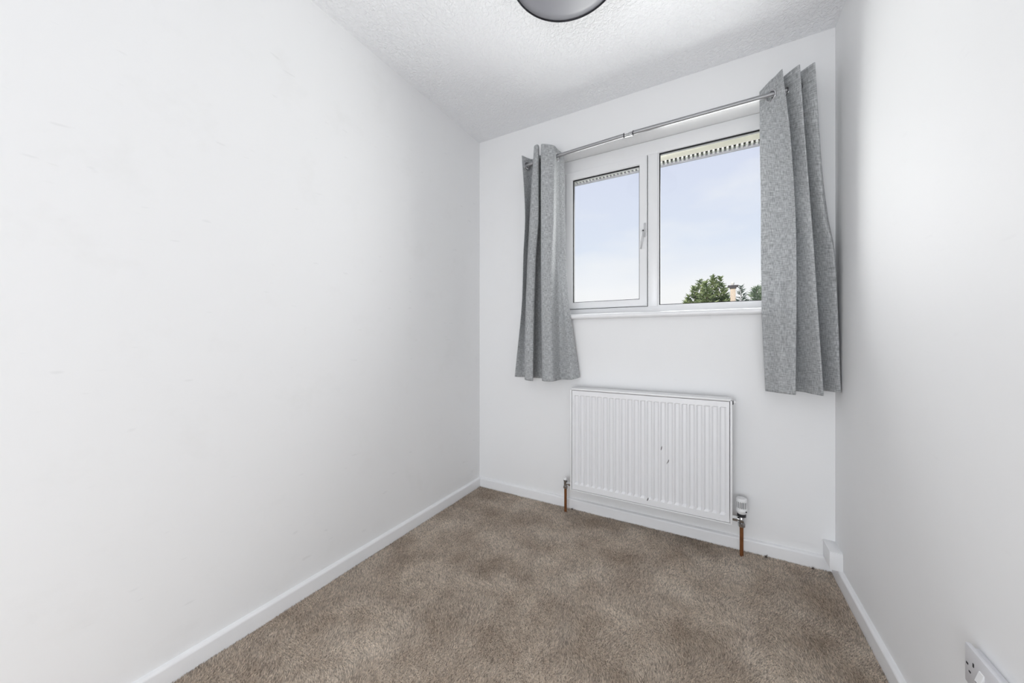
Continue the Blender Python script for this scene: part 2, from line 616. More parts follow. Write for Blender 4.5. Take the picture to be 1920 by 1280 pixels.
rect_frame('gasket', fx0 - 0.002, fx1 + 0.002, fz0 - 0.002, fz1 + 0.002, fx0 + 0.0055, fx1 - 0.003, fz0 + 0.0035, fz1 - 0.0095,
           FY + 0.010, FY + 0.027, M['rubber'], win, 0)
box('pane', fx0 - 0.004, fx1 + 0.004, FY + 0.017, FY + 0.021, fz0 - 0.004, fz1 + 0.004, M['glass'], win)
# espagnolette handle
bm = bmesh.new()
add_box(bm, -0.3400, -0.3285, SY - 0.010, SY, 1.618, 1.700, 0.003)
handle = obj('window_handle', bm, M['lever'], win, angle=40)
bm = bmesh.new()
add_tube(bm, (-0.3390, SY - 0.004, 1.648), (-0.3390, SY - 0.032, 1.648), 0.0095, 0.0085, 20)
v0, v1 = Vector((-0.3395, SY - 0.028, 1.645)), Vector((-0.3525, SY - 0.032, 1.545))
add_tube(bm, v0, v1, 0.0075, 0.0055, 14)
obj('lever', bm, M['lever'], handle, smooth=True)
bm = bmesh.new()
add_tube(bm, (-0.3390, SY - 0.0315, 1.649), (-0.3390, SY - 0.0345, 1.649), 0.0042, None, 14)
obj('key_button', bm, M['dark'], handle)
# internal sill board with a rounded nose
pts = [(FY + 0.02, 1.1455), (2.050, 1.1455)]
for k in range(9):
    a = -PI / 2 - PI * k / 8
    pts.append((2.050 + 0.0148 * math.cos(a), 1.1603 + 0.0148 * math.sin(a)))
pts += [(FY + 0.02, 1.1751)]
bm = bmesh.new(); add_prism(bm, pts, 'x', OX0 - 0.03, OX1 + 0.03)
obj('window_sill', bm, M['gloss'], win, angle=35)

# ------------------------------------------------------------------ curtain rod
ROD_Y = 2.000
def rod_z(x):
    return 2.143 + (x + 0.393) * (0.034 if x < -0.393 else 0.004)
rod = thing('curtain_rod', 'thin grey metal curtain rod across the top of the window', 'curtain rod', (-0.393, ROD_Y, 2.143))
bm = bmesh.new(); add_tube(bm, (-1.035, ROD_Y, rod_z(-1.035)), (-0.415, ROD_Y, rod_z(-0.415)), 0.0105)
obj('rod_section', bm, M['steel'], rod, angle=40)
bm = bmesh.new(); add_tube(bm, (-0.366, ROD_Y, rod_z(-0.366)), (-0.215, ROD_Y, rod_z(-0.215)), 0.0112)
add_tube(bm, (-0.215, ROD_Y, rod_z(-0.215)), (0.385, ROD_Y, rod_z(0.385)), 0.0104)
obj('rod_section', bm, M['steel'], rod, angle=40)
bm = bmesh.new()
for x in (-0.416, -0.367):
    add_tube(bm, (x - 0.002, ROD_Y, rod_z(x)), (x + 0.002, ROD_Y, rod_z(x)), 0.0125)
add_tube(bm, (-0.418, ROD_Y, rod_z(-0.418)), (-0.364, ROD_Y, rod_z(-0.364)), 0.0060, n=16)
obj('rod_joint', bm, M['dark_steel'], rod, angle=40)
bm = bmesh.new()
add_box(bm, -0.412, -0.371, ROD_Y - 0.0115, ROD_Y - 0.0085, 2.1335, 2.1425, 0.001)
add_box(bm, -0.412, -0.371, ROD_Y - 0.004, ROD_Y + 0.010, 2.1310, 2.1335, 0.0008)
add_prism(bm, [(ROD_Y + 0.006, 2.134), (ROD_Y + 0.006, 2.142), (YB - 0.003, 2.190), (YB - 0.003, 2.182)], 'x', -0.400, -0.383)
add_box(bm, -0.405, -0.378, YB - 0.004, YB, 2.179, 2.191, 0.001)
obj('support_bracket', bm, M['chrome'], rod, angle=40)
for x in (-1.020, 0.376):
    bm = bmesh.new()
    add_tube(bm, (x - 0.006, ROD_Y, rod_z(x)), (x + 0.006, ROD_Y, rod_z(x)), 0.0135)
    add_tube(bm, (x, ROD_Y + 0.008, rod_z(x)), (x, YB - 0.004, rod_z(x)), 0.006, n=12)
    add_tube(bm, (x, YB - 0.005, rod_z(x)), (x, YB, rod_z(x)), 0.018)
    obj('end_bracket', bm, M['steel'], rod, angle=40)

# ------------------------------------------------------------------ curtains
LEFT_CURTAIN = [
    [(-1.026, 1.955, 2.168), (-0.987, 2.040, 2.172), (-0.936, 1.948, 2.198), (-0.910, 1.956, 2.198), (-0.950, 2.045, 2.192), (-0.915, 2.050, 2.190), (-0.886, 1.945, 2.193), (-0.814, 1.950, 2.172), (-0.806, 1.990, 2.168), (-0.797, 2.020, 2.164), (-0.784, 2.055, 2.155)],
    [(-1.010, 1.970, 1.802), (-1.012, 2.045, 1.826), (-0.963, 1.948, 1.788), (-0.912, 1.956, 1.783), (-0.955, 2.048, 1.814), (-0.920, 2.052, 1.810), (-0.889, 1.945, 1.774), (-0.815, 1.945, 1.761), (-0.813, 1.992, 1.772), (-0.801, 2.022, 1.780), (-0.778, 2.055, 1.789)],
    [(-1.028, 1.980, 1.547), (-1.027, 2.045, 1.560), (-0.978, 1.948, 1.536), (-0.930, 1.956, 1.532), (-0.972, 2.050, 1.552), (-0.930, 2.054, 1.545), (-0.887, 1.943, 1.525), (-0.822, 1.938, 1.515), (-0.816, 2.002, 1.525), (-0.800, 2.018, 1.528), (-0.772, 2.050, 1.532)],
    [(-1.040, 1.985, 1.281), (-1.039, 2.045, 1.286), (-0.989, 1.948, 1.274), (-0.940, 1.956, 1.272), (-0.985, 2.052, 1.282), (-0.935, 2.054, 1.276), (-0.884, 1.945, 1.269), (-0.824, 1.934, 1.264), (-0.806, 2.008, 1.267), (-0.772, 2.008, 1.268), (-0.745, 2.024, 1.268)],
    [(-1.099, 2.000, 0.785), (-1.048, 2.045, 0.780), (-1.001, 1.950, 0.776), (-0.950, 1.958, 0.770), (-1.000, 2.055, 0.777), (-0.930, 2.058, 0.777), (-0.884, 1.950, 0.776), (-0.812, 1.930, 0.778), (-0.790, 2.020, 0.782), (-0.718, 2.000, 0.787), (-0.682, 2.045, 0.799)],
]
RIGHT_CURTAIN = [
    [(0.202, 2.050, 2.203), (0.251, 1.985, 2.214), (0.273, 1.942, 2.211), (0.225, 2.045, 2.205), (0.236, 2.050, 2.205), (0.334, 1.942, 2.209), (0.290, 2.048, 2.205), (0.382, 1.942, 2.200), (0.372, 2.050, 2.200)],
    [(0.202, 2.045, 1.979), (0.269, 1.975, 1.926), (0.302, 1.942, 1.902), (0.262, 2.045, 1.946), (0.278, 2.050, 1.940), (0.351, 1.942, 1.889), (0.325, 2.048, 1.933), (0.398, 1.945, 1.876), (0.405, 2.050, 1.919)],
    [(0.207, 2.045, 1.621), (0.281, 1.975, 1.587), (0.318, 1.942, 1.571), (0.298, 2.048, 1.599), (0.318, 1.998, 1.590), (0.371, 1.942, 1.562), (0.362, 2.045, 1.588), (0.417, 1.950, 1.556), (0.448, 2.045, 1.580)],
    [(0.207, 2.045, 1.444), (0.277, 1.975, 1.421), (0.321, 1.942, 1.409), (0.310, 2.048, 1.428), (0.332, 2.000, 1.418), (0.381, 1.942, 1.401), (0.380, 2.045, 1.420), (0.445, 1.955, 1.396), (0.466, 2.045, 1.412)],
    [(0.207, 2.022, 1.217), (0.273, 1.975, 1.206), (0.322, 1.942, 1.201), (0.315, 2.025, 1.209), (0.340, 2.000, 1.205), (0.391, 1.942, 1.197), (0.395, 2.040, 1.205), (0.457, 1.960, 1.194), (0.470, 2.045, 1.202)],
    [(0.223, 2.030, 0.783), (0.269, 1.975, 0.785), (0.320, 1.946, 0.784), (0.318, 2.052, 0.790), (0.358, 2.015, 0.790), (0.411, 1.942, 0.788), (0.418, 2.040, 0.798), (0.472, 1.965, 0.803), (0.474, 2.035, 0.807)],
]

def hermite(ts, P, t):
    """monotone-limited cubic through P (k, d) at parameters ts, sampled at t"""
    ts = np.asarray(ts, float); P = np.asarray(P, float)
    h = np.diff(ts)[:, None]
    d = np.diff(P, axis=0) / h
    m = np.zeros_like(P)
    m[0], m[-1] = d[0], d[-1]
    for k in range(1, len(ts) - 1):
        same = d[k - 1] * d[k] > 0
        m[k] = np.where(same, 2 * d[k - 1] * d[k] / np.where(same, d[k - 1] + d[k], 1), 0)
    idx = np.clip(np.searchsorted(ts, t, side='right') - 1, 0, len(ts) - 2)
    hh = h[idx]
    s = ((t - ts[idx]) / (ts[idx + 1] - ts[idx]))[:, None]
    return ((2 * s**3 - 3 * s**2 + 1) * P[idx] + (s**3 - 2 * s**2 + s) * hh * m[idx]
            + (-2 * s**3 + 3 * s**2) * P[idx + 1] + (s**3 - s**2) * hh * m[idx + 1])

def catmull(P, per):
    P = np.asarray(P, float)
    n = len(P)
    Q = np.vstack([2 * P[0] - P[1], P, 2 * P[-1] - P[-2]])
    out = []
    for k in range(n - 1):
        p0, p1, p2, p3 = Q[k:k + 4]
        tau = 0.42
        for s in np.arange(per) / per:
            out.append(p1 * (2 * s**3 - 3 * s**2 + 1) + p2 * (-2 * s**3 + 3 * s**2)
                       + tau * (p2 - p0) * (s**3 - 2 * s**2 + s) + tau * (p3 - p1) * (s**3 - s**2))
    out.append(P[-1])
    return np.array(out)

def make_curtain(rows, label, seed, holes):
    rng = np.random.default_rng(seed)
    root = thing('curtain', label, 'curtain', tuple(np.mean(np.array(rows[-1]), axis=0)), 'pair of short grey eyelet curtains')
    C = np.array(rows)                                  # rows x ctrl x 3
    R, K = C.shape[:2]
    ts = (C[0, :, 2].mean() - C[:, :, 2].mean(axis=1))
    ts /= ts[-1]
    tt = np.concatenate([np.linspace(0, 0.09, 26, endpoint=False), np.linspace(0.09, 1, 120)])
    lines = np.stack([hermite(ts, C[:, k], tt) for k in range(K)], axis=1)      # T x K x 3
    per = 22
    grid = np.stack([catmull(lines[i], per) for i in range(len(tt))])          # T x W x 3
    T, Wd = grid.shape[:2]
    # gentle secondary ripples
    u = np.linspace(0, 1, Wd)[None, :]
    v = tt[:, None]
    grid[:, :, 1] += 0.0022 * np.sin(u * 37 + 5 * v + seed) * np.sin(v * 6 + seed) + 0.0015 * np.sin(u * 61 - 9 * v)
    grid[:, :, 1] = np.minimum(grid[:, :, 1], np.where(grid[:, :, 2] > 1.20, 2.058, 2.063))
    grid[:, :, 1] = np.where((grid[:, :, 2] < 1.20) & (grid[:, :, 2] > 1.12) & (grid[:, :, 0] > -0.906) & (grid[:, :, 0] < 0.376), np.minimum(grid[:, :, 1], 2.030), grid[:, :, 1])
    grid[:, :, 0] = np.minimum(grid[:, :, 0], XR - 0.004)
    arc = np.concatenate([[0], np.cumsum(np.linalg.norm(np.diff(grid[-1], axis=0), axis=1))])
    # find where the rod goes through the cloth, and cut a round hole there
    centres = []
    i0 = int(np.argmin(abs(grid[:, 0, 2] - 2.14)))
    yrow = grid[i0, :, 1] - ROD_Y
    for j in range(Wd - 1):
        if yrow[j] * yrow[j + 1] < 0:
            c = (grid[i0, j] + grid[i0, j + 1]) / 2
            n = grid[i0, min(j + 3, Wd - 1)] - grid[i0, max(j - 3, 0)]
            n = Vector((n[1], -n[0], 0)).normalized()
            cc = Vector((c[0], ROD_Y, rod_z(c[0]) - 0.006))
            centres.append((cc, n))
    bm = bmesh.new()
    V = [[bm.verts.new(grid[i, j]) for j in range(Wd)] for i in range(T)]
    uvl = bm.loops.layers.uv.new('UVMap')
    for i in range(T - 1):
        for j in range(Wd - 1):
            mid = (V[i][j].co + V[i + 1][j + 1].co) / 2
            if any((mid - c).length < 0.0195 for c, n in centres):
                continue
            f = bm.faces.new((V[i][j], V[i + 1][j], V[i + 1][j + 1], V[i][j + 1]))
            for lp, (a, b) in zip(f.loops, ((i, j), (i + 1, j), (i + 1, j + 1), (i, j + 1))):
                lp[uvl].uv = (arc[b], tt[a] * 1.42)
    loose = [q for q in bm.verts if not q.link_faces]
    bmesh.ops.delete(bm, geom=loose, context='VERTS')
    fab = obj('fabric', bm, M['fabric'], root, smooth=True)
    so = fab.modifiers.new('thickness', 'SOLIDIFY')
    so.thickness = 0.0016
    so.offset = 0
    # stitched bottom hem: a slightly thicker band on the room side
    for c, n in centres:
        bm = bmesh.new()
        d = n
        a = Vector((0, 0, 1))
        b = d.cross(a).normalized()
        NR, NT = 28, 8
        rings = []
        for p in range(NR):
            t = 2 * PI * p / NR
            rad = a * math.cos(t) + b * math.sin(t)
            rings.append([bm.verts.new(c + rad * (0.0225 + 0.0045 * math.cos(2 * PI * q / NT)) + d * 0.0028 * math.sin(2 * PI * q / NT)) for q in range(NT)])
        for p in range(NR):
            for q in range(NT):
                bm.faces.new((rings[p][q], rings[(p + 1) % NR][q], rings[(p + 1) % NR][(q + 1) % NT], rings[p][(q + 1) % NT]))
        obj('eyelet', bm, M['chrome'], root, smooth=True)
    return root

make_curtain(LEFT_CURTAIN, 'short grey woven curtain gathered left of the window, flaring at its hem', 1, 4)
make_curtain(RIGHT_CURTAIN, 'short grey woven curtain on the right, hanging against the right wall corner', 2, 4)

# ------------------------------------------------------------------ radiator
RX0, RX1, RZ0, RZ1 = -0.7135, 0.0885, 0.151, 0.742
RF, RB = 1.963, 2.040
rad = thing('radiator', 'white ribbed panel radiator mounted on the wall under the window', 'radiator', ((RX0 + RX1) / 2, (RF + RB) / 2, RZ0))
def front_panel():
    """pressed steel face with 23 sunken flutes"""
    px0, px1, pz0, pz1 = RX0 + 0.0125, RX1 - 0.0125, RZ0 + 0.009, RZ1 - 0.012
    fz0_, fz1_ = pz0 + 0.030, pz1 - 0.026
    n = 23
    pitch = (px1 - px0 - 0.020) / n
    xs, dep = [px0], [0]
    for k in range(n):
        c = px0 + 0.010 + pitch * (k + 0.5)
        for off, d in ((-0.0140, 0), (-0.0064, 1), (0.0064, 1), (0.0140, 0)):
            xs.append(c + off); dep.append(d)
    xs.append(px1); dep.append(0)
    zs = [(pz0, 0), (fz0_, 0), (fz0_ + 0.0110, 1), (fz1_ - 0.0040, 1), (fz1_, 0), (pz1, 0)]
    D = 0.0080
    bm = bmesh.new()
    y = RF + 0.001
    V = [[bm.verts.new((x, y + D * d * dz, z)) for x, d in zip(xs, dep)] for z, dz in zs]
    for i in range(len(zs) - 1):
        for j in range(len(xs) - 1):
            bm.faces.new((V[i][j], V[i][j + 1], V[i + 1][j + 1], V[i + 1][j]))
    # turned-back rim
    rim = V[0] + [r[-1] for r in V[1:]] + V[-1][-2::-1] + [r[0] for r in V[-2:0:-1]]
    back = [bm.verts.new((p.co.x, y + 0.012, p.co.z)) for p in rim]
    for k in range(len(rim)):
        j = (k + 1) % len(rim)
        bm.faces.new((rim[k], rim[j], back[j], back[k]))
    bm.faces.new(back)
    return bm
obj('front_panel', front_panel(), M['radiator'], rad)
for x0, x1 in ((RX0, RX0 + 0.0095), (RX1 - 0.0095, RX1)):
    box('side_panel', x0, x1, RF - 0.001, RB, RZ0, RZ1, M['plastic'], rad, 0.0025)
# top grille: frame with slots
bm = bmesh.new()
add_box(bm, RX0 + 0.001, RX1 - 0.001, RF - 0.001, RF + 0.012, RZ1 - 0.0095, RZ1 + 0.001, 0.0022)
add_box(bm, RX0 + 0.001, RX1 - 0.001, RB - 0.014, RB, RZ1 - 0.006, RZ1 + 0.001, 0.001)
add_box(bm, RX0 + 0.002, RX1 - 0.002, RF + 0.010, RB - 0.012, RZ1 - 0.005, RZ1 + 0.0002)
obj('top_grille', bm, M['plastic'], rad, angle=40)
box('bottom_lip', RX0 + 0.0095, RX1 - 0.0095, RF - 0.001, RF + 0.010, RZ0 + 0.0005, RZ0 + 0.0065, M['plastic'], rad, 0.0015)
bm = bmesh.new()      # corrugated convector behind the face
w = (RX1 - RX0 - 0.06) / 46
fin = []
for q in range(47):
    x = RX0 + 0.03 + w * q
    fin.append((x, RF + 0.020 if q % 2 else RF + 0.048))
v0 = [bm.verts.new((x, y, RZ0 + 0.05)) for x, y in fin]
v1 = [bm.verts.new((x, y, RZ1 - 0.03)) for x, y in fin]
for q in range(46):
    bm.faces.new((v0[q], v0[q + 1], v1[q + 1], v1[q]))
obj('convector_fins', bm, M['plastic'], rad)
for x in (RX0 + 0.12, RX1 - 0.12):
    box('wall_bracket', x - 0.015, x + 0.015, RB - 0.030, YB, RZ0 + 0.06, RZ1 - 0.06, M['plastic'], rad, 0.001)
bm = bmesh.new()      # bleed plug at the top right end
add_tube(bm, (RX1, 2.000, 0.722), (RX1 + 0.005, 2.000, 0.722), 0.0110, None, 6)
obj('vent_plug_nut', bm, M['dark'], rad)
bm = bmesh.new()
add_tube(bm, (RX1 + 0.005, 2.000, 0.725), (RX1 + 0.015, 2.000, 0.725), 0.0085, 0.0065, 18)
obj('vent_plug', bm, M['plastic'], rad, angle=40)

# ------------------------------------------------------------------ valves and pipes
PY = 2.005
def copper(x, z1, label, collar_z):
    t = thing('copper_pipe', label, 'pipe', (x, PY, 0.0), 'copper radiator pipes')
    bm = bmesh.new()
    add_tube(bm, (x, PY, -0.01), (x, PY, z1), 0.0078, None, 24)
    obj('pipe', bm, M['copper'], t, angle=40)
    return t
LX, TX = -0.757, 0.1270
copper(LX, 0.150, 'bare copper pipe rising from the carpet at the left end of the radiator', 0)
copper(TX, 0.150, 'bare copper pipe rising from the carpet below the white thermostatic valve', 0)

ls = thing('lockshield_valve', 'small chrome valve with white cap at the left end of the radiator', 'valve', (LX, PY, 0.140))
bm = bmesh.new()
add_tube(bm, (LX, PY, 0.139), (LX, PY, 0.153), 0.0135, None, 6)
obj('compression_nut', bm, M['chrome'], ls)
bm = bmesh.new()
add_lathe(bm, (LX, PY, 0.153), (0, 0, 1), [(0.0090, 0), (0.0105, 0.006), (0.0105, 0.026), (0.0118, 0.028), (0.0118, 0.034), (0.008, 0.036)], 22)
add_tube(bm, (LX, PY, 0.169), (-0.733, PY, 0.169), 0.0082, None, 18)
obj('valve_body', bm, M['chrome'], ls, angle=40)
bm = bmesh.new()
add_tube(bm, (-0.736, PY, 0.169), (RX0 + 0.001, PY, 0.169), 0.0130, None, 6)
obj('union_nut', bm, M['chrome'], ls)
bm = bmesh.new()
add_lathe(bm, (LX, PY, 0.189), (0, 0, 1), [(0.0105, 0), (0.0105, 0.007), (0.009, 0.010), (0.0, 0.0102)], 22)
obj('valve_cap', bm, M['plastic'], ls, angle=40)

tv = thing('thermostatic_valve', 'white slotted thermostatic valve head on chrome body beside the radiator', 'valve', (TX, PY, 0.140))
bm = bmesh.new()
add_tube(bm, (TX, PY, 0.137), (TX, PY, 0.153), 0.0150, None, 6)
obj('compression_nut', bm, M['chrome'], tv)
bm = bmesh.new()
add_lathe(bm, (TX, PY, 0.153), (0, 0, 1), [(0.0095, 0), (0.0125, 0.005), (0.0125, 0.022), (0.0105, 0.026), (0.0105, 0.034)], 22)
add_tube(bm, (TX, PY, 0.170), (0.106, PY, 0.170), 0.0085, None, 18)
obj('valve_body', bm, M['chrome'], tv, angle=40)
bm = bmesh.new()
add_tube(bm, (0.110, PY, 0.170), (RX1 - 0.001, PY, 0.170), 0.0135, None, 6)
obj('union_nut', bm, M['chrome'], tv)
bm = bmesh.new()
add_lathe(bm, (TX, PY, 0.184), (0, 0, 1), [(0.0150, 0), (0.0185, 0.002), (0.0185, 0.014), (0.016, 0.016)], 20)
obj('locking_ring', bm, M['dark_steel'], tv, angle=40)
bm = bmesh.new()
add_lathe(bm, (TX, PY, 0.199), (0, 0, 1), [(0.0165, 0), (0.0195, 0.004), (0.0235, 0.010), (0.0252, 0.014), (0.0252, 0.022), (0.0238, 0.024),
                                           (0.0225, 0.026), (0.0225, 0.060), (0.0232, 0.062), (0.0228, 0.070), (0.0200, 0.0735), (0.0, 0.074)], 40)
head = obj('valve_head', bm, M['plastic'], tv, angle=40)
slot_me = None
for q in range(20):
    a = 2 * PI * q / 20
    d = Vector((math.cos(a), math.sin(a), 0))
    if slot_me is None:
        bm = bmesh.new()
        add_box(bm, -0.0012, 0.0012, -0.0014, 0.0014, -0.0145, 0.0145, 0.0006, 1)
        s = obj('slot', bm, M['dark'], head)
        slot_me = s.data
    else:
        s = bpy.data.objects.new('slot', slot_me)
        COL.objects.link(s)
        s.parent = head
    s.location = Vector((TX, PY, 0.243)) + d * 0.0222
    s.rotation_euler = (0, 0, a)
for q in range(20):
    a = 2 * PI * (q + 0.5) / 20
    d = Vector((math.cos(a), math.sin(a), 0))
    if q == 0:
        bm = bmesh.new()
        add_box(bm, -0.0015, 0.0010, -0.0021, 0.0021, -0.0170, 0.0170, 0.0007, 1)
        r0 = obj('grip_rib', bm, M['plastic'], head)
        r = r0
    else:
        r = bpy.data.objects.new('grip_rib', r0.data)
        COL.objects.link(r)
        r.parent = head
    r.location = Vector((TX, PY, 0.243)) + d * 0.0232
    r.rotation_euler = (0, 0, a)
bm = bmesh.new()
a = math.radians(-48)
c = Vector((TX + math.cos(a) * 0.0248, PY + math.sin(a) * 0.0248, 0.216))
add_tube(bm, c, c + Vector((math.cos(a), math.sin(a), 0)) * 0.0018, 0.0034, None, 14)
obj('setting_mark', bm, M['dark'], head)

# ------------------------------------------------------------------ pipe boxing in the corner
tb = thing('corner_trunking', 'white boxed trunking end low in the right corner above the skirting', 'trunking', (0.458, 2.016, 0.055))
box('trunking_body', 0.4385, XR, 1.964, YB, 0.056, 0.127, M['gloss'], tb, 0.002)
box('trunking_lid', 0.4365, XR, 1.962, YB, 0.127, 0.1315, M['gloss'], tb, 0.0015)
box('end_cap', 0.4365, XR, 1.9605, 1.9645, 0.056, 0.1275, M['gloss'], tb, 0.0012)

# ------------------------------------------------------------------ double wall socket
sk = thing('wall_socket', 'white double switched wall socket low on the right wall', 'socket', (XR, 1.032, 0.32))
PX = 0.4600
box('back_box', PX + 0.008, XR, 0.963, 1.100, 0.325, 0.393, M['socket'], sk, 0.003)
plate = box('faceplate', PX, PX + 0.009, 0.958, 1.1045, 0.3195, 0.3985, M['socket'], sk, 0.0025)
for y, z, dy, dz in ((1.0950, 0.3600, 0.0065, 0.0042), (1.0755, 0.3700, 0.0042, 0.0080), (1.0865, 0.3485, 0.0065, 0.0036), (1.0665, 0.3445, 0.0065, 0.0036),
                     (0.9860, 0.3700, 0.0042, 0.0080), (0.9960, 0.3480, 0.0065, 0.0036), (0.9760, 0.3480, 0.0065, 0.0036)):
    box('pin_slot', PX - 0.0006, PX + 0.004, y - dy / 2, y + dy / 2, z - dz / 2, z + dz / 2, M['dark'], plate, 0.0006)
for y in (1.0490, 1.0200):
    bm = bmesh.new()
    add_prism(bm, [(PX + 0.002, 0.3760), (PX - 0.0015, 0.3740), (PX - 0.0070, 0.3540), (PX + 0.002, 0.3500)], 'y', y - 0.0070, y + 0.0070)
    obj('rocker_switch', bm, M['plastic'], plate)
for y in (1.0740, 0.9880):
    bm = bmesh.new()
    add_tube(bm, (PX - 0.0008, y, 0.3320), (PX + 0.002, y, 0.3320), 0.0032, None, 14)
    obj('fixing_screw', bm, M['chrome'], plate)

# ------------------------------------------------------------------ ceiling light
LCX, LCY, LZ, LR = -0.4425, 1.1750, 2.310, 0.2005
lamp = thing('ceiling_light', 'round flush ceiling light with grey opal diffuser and thin dark rim', 'ceiling light', (LCX, LCY, H))
bm = bmesh.new()
add_lathe(bm, (LCX, LCY, H), (0, 0, -1), [(0.150, 0.0), (0.165, 0.004), (0.165, 0.030), (LR - 0.012, 0.036), (LR - 0.006, 0.040), (LR - 0.006, 0.088)], 64)
obj('lamp_body', bm, M['bronze'], lamp, angle=40)
bm = bmesh.new()
NR, NT = 96, 8
rings = []
for p in range(NR):
    t = 2 * PI * p / NR
    rings.append([bm.verts.new((LCX + math.cos(t) * (LR - 0.003 + 0.003 * math.cos(2 * PI * q / NT)), LCY + math.sin(t) * (LR - 0.003 + 0.003 * math.cos(2 * PI * q / NT)),
                                LZ + 0.006 + 0.008 * math.sin(2 * PI * q / NT))) for q in range(NT)])
for p in range(NR):
    for q in range(NT):
        bm.faces.new((rings[p][q], rings[(p + 1) % NR][q], rings[(p + 1) % NR][(q + 1) % NT], rings[p][(q + 1) % NT]))
obj('rim', bm, M['bronze'], lamp, smooth=True)
bm = bmesh.new()
add_lathe(bm, (LCX, LCY, LZ + 0.003), (0, 0, -1), [(LR - 0.005, -0.002), (LR - 0.006, 0.0), (LR * 0.8, 0.0035), (LR * 0.5, 0.006), (0.0, 0.008)], 64)
obj('diffuser', bm, M['opal'], lamp, smooth=True)

# ------------------------------------------------------------------ eaves seen through the top of the panes
ev = thing('roof_eaves', 'cream soffit with ribbed vent strip and grey gutter lip outside the window', 'eaves', (-0.2, 2.5, 2.24))
box('soffit_board', -3.0, 3.0, WO, 2.662, 2.262, 2.274, M['soffit'], ev)
box('fascia_board', -3.0, 3.0, 2.690, 2.708, 2.268, 2.42, M['soffit'], ev)
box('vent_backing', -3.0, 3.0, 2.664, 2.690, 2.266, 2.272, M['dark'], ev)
bm = bmesh.new()
x = -1.8
while x < 1.6:
    add_box(bm, x, x + 0.013, 2.658, 2.694, 2.247, 2.268)
    x += 0.0262
ribs = obj('vent_ribs', bm, M['vent'], ev)
ribs['kind'] = 'stuff'
box('gutter_lip', -3.0, 3.0, 2.692, 2.704, 2.236, 2.262, M['gutter'], ev, 0.003)
box('rafter_box', -3.0, 3.0, WO, 2.69, 2.274, 2.42, M['soffit'], ev)

# ------------------------------------------------------------------ outdoors
structure(box('ground', -60, 60, 2.6, 120, -3.2, -2.8, M['grass']))
rng = random.Random(7)

def conifer(name, label, base, leaders, n, leaf, spray, mat, trunk_r, low, group):
    t = thing(name, label, 'tree', base, group)
    bx, by, bz = base
    bm = bmesh.new()
    top = max(l[2] for l in leaders)
    add_tube(bm, (bx, by, bz - 0.1), (bx, by, bz + (top - bz) * 0.8), trunk_r, trunk_r * 0.25, 10)
    for lx, ly, lz, sl, rmax in leaders:
        add_tube(bm, (bx + (lx - bx) * 0.2, by + (ly - by) * 0.2, low), (lx, ly, lz - 0.1), trunk_r * 0.3, 0.02, 6)
    obj('trunk', bm, M['bark'], t, angle=60)
    V, F = [], []
    wts = [l[4] for l in leaders]
    for k in range(n):
        lx, ly, lz, sl, rmax = rng.choices(leaders, wts)[0]
        h = (rng.random() ** 0.75) * (lz - low)
        z = lz - h
        r_env = min(rmax, 0.05 + sl * h)
        a = rng.random() * 2 * PI
        r = r_env * (0.55 + 0.45 * rng.random() ** 0.5) * (0.75 + 0.25 * math.sin(z * 9 + a * 3))
        p = Vector((lx + math.cos(a) * r, ly + math.sin(a) * r, z))
        d = Vector((math.cos(a) * (0.7 + rng.random() * 0.5), math.sin(a) * (0.7 + rng.random() * 0.5), 0.15 + rng.random() * 0.8)).normalized()
        s = leaf * (0.6 + 0.8 * rng.random())
        q = d.cross(Vector((rng.uniform(-1, 1), rng.uniform(-1, 1), rng.uniform(-1, 1)))).normalized()
        q2 = d.cross(q)
        i = len(V)
        wv = spray * s
        V += [p - d * s * 0.5, p + q * wv, p - q * wv * 0.5 + q2 * wv * 0.8, p - q * wv * 0.5 - q2 * wv * 0.8, p + d * s]
        F += [(i, i + 2, i + 1), (i, i + 3, i + 2), (i, i + 1, i + 3), (i + 4, i + 1, i + 2), (i + 4, i + 2, i + 3), (i + 4, i + 3, i + 1)]
    me = bpy.data.meshes.new('foliage')
    me.from_pydata([tuple(p) for p in V], [], F)
    me.materials.append(mat)
    o = bpy.data.objects.new('foliage', me)
    COL.objects.link(o)
    o.parent = t
    o.location = -Vector(base)
    return t

conifer('conifer_tree', 'large bushy green conifer with several tops seen through the right pane', (-0.35, 40.0, -2.8),
        [(-2.00, 40.0, 5.55, 0.50, 1.0), (-1.50, 39.8, 6.35, 0.42, 1.0), (-0.95, 40.1, 6.95, 0.45, 1.2), (-0.40, 39.6, 6.75, 0.5, 1.3), (0.22, 40.0, 7.35, 0.34, 1.2),
         (0.78, 40.0, 7.15, 0.36, 1.1), (1.15, 40.2, 6.1, 0.5, 1.0), (-0.3, 39.3, 6.2, 0.6, 1.6), (1.35, 40.0, 5.3, 0.5, 0.9)],
        9000, 0.30, 0.22, M['leaf_a'], 0.30, -1.5, 'conifers beyond the window')
conifer('conifer_tree', 'slim dark sparse conifer between the chimney and the curtain', (2.76, 44.0, -2.8),
        [(2.76, 44.0, 6.65, 0.36, 0.75), (3.25, 44.0, 5.3, 0.4, 0.6)], 1300, 0.33, 0.14, M['leaf_b'], 0.14, -1.5, 'conifers beyond the window')
conifer('conifer_tree', 'pale green conifer partly hidden behind the right curtain', (4.9, 49.0, -2.8),
        [(4.55, 49.0, 7.05, 0.62, 2.1), (5.35, 49.0, 7.4, 0.6, 2.1)], 3500, 0.46, 0.14, M['leaf_c'], 0.20, -1.5, 'conifers beyond the window')

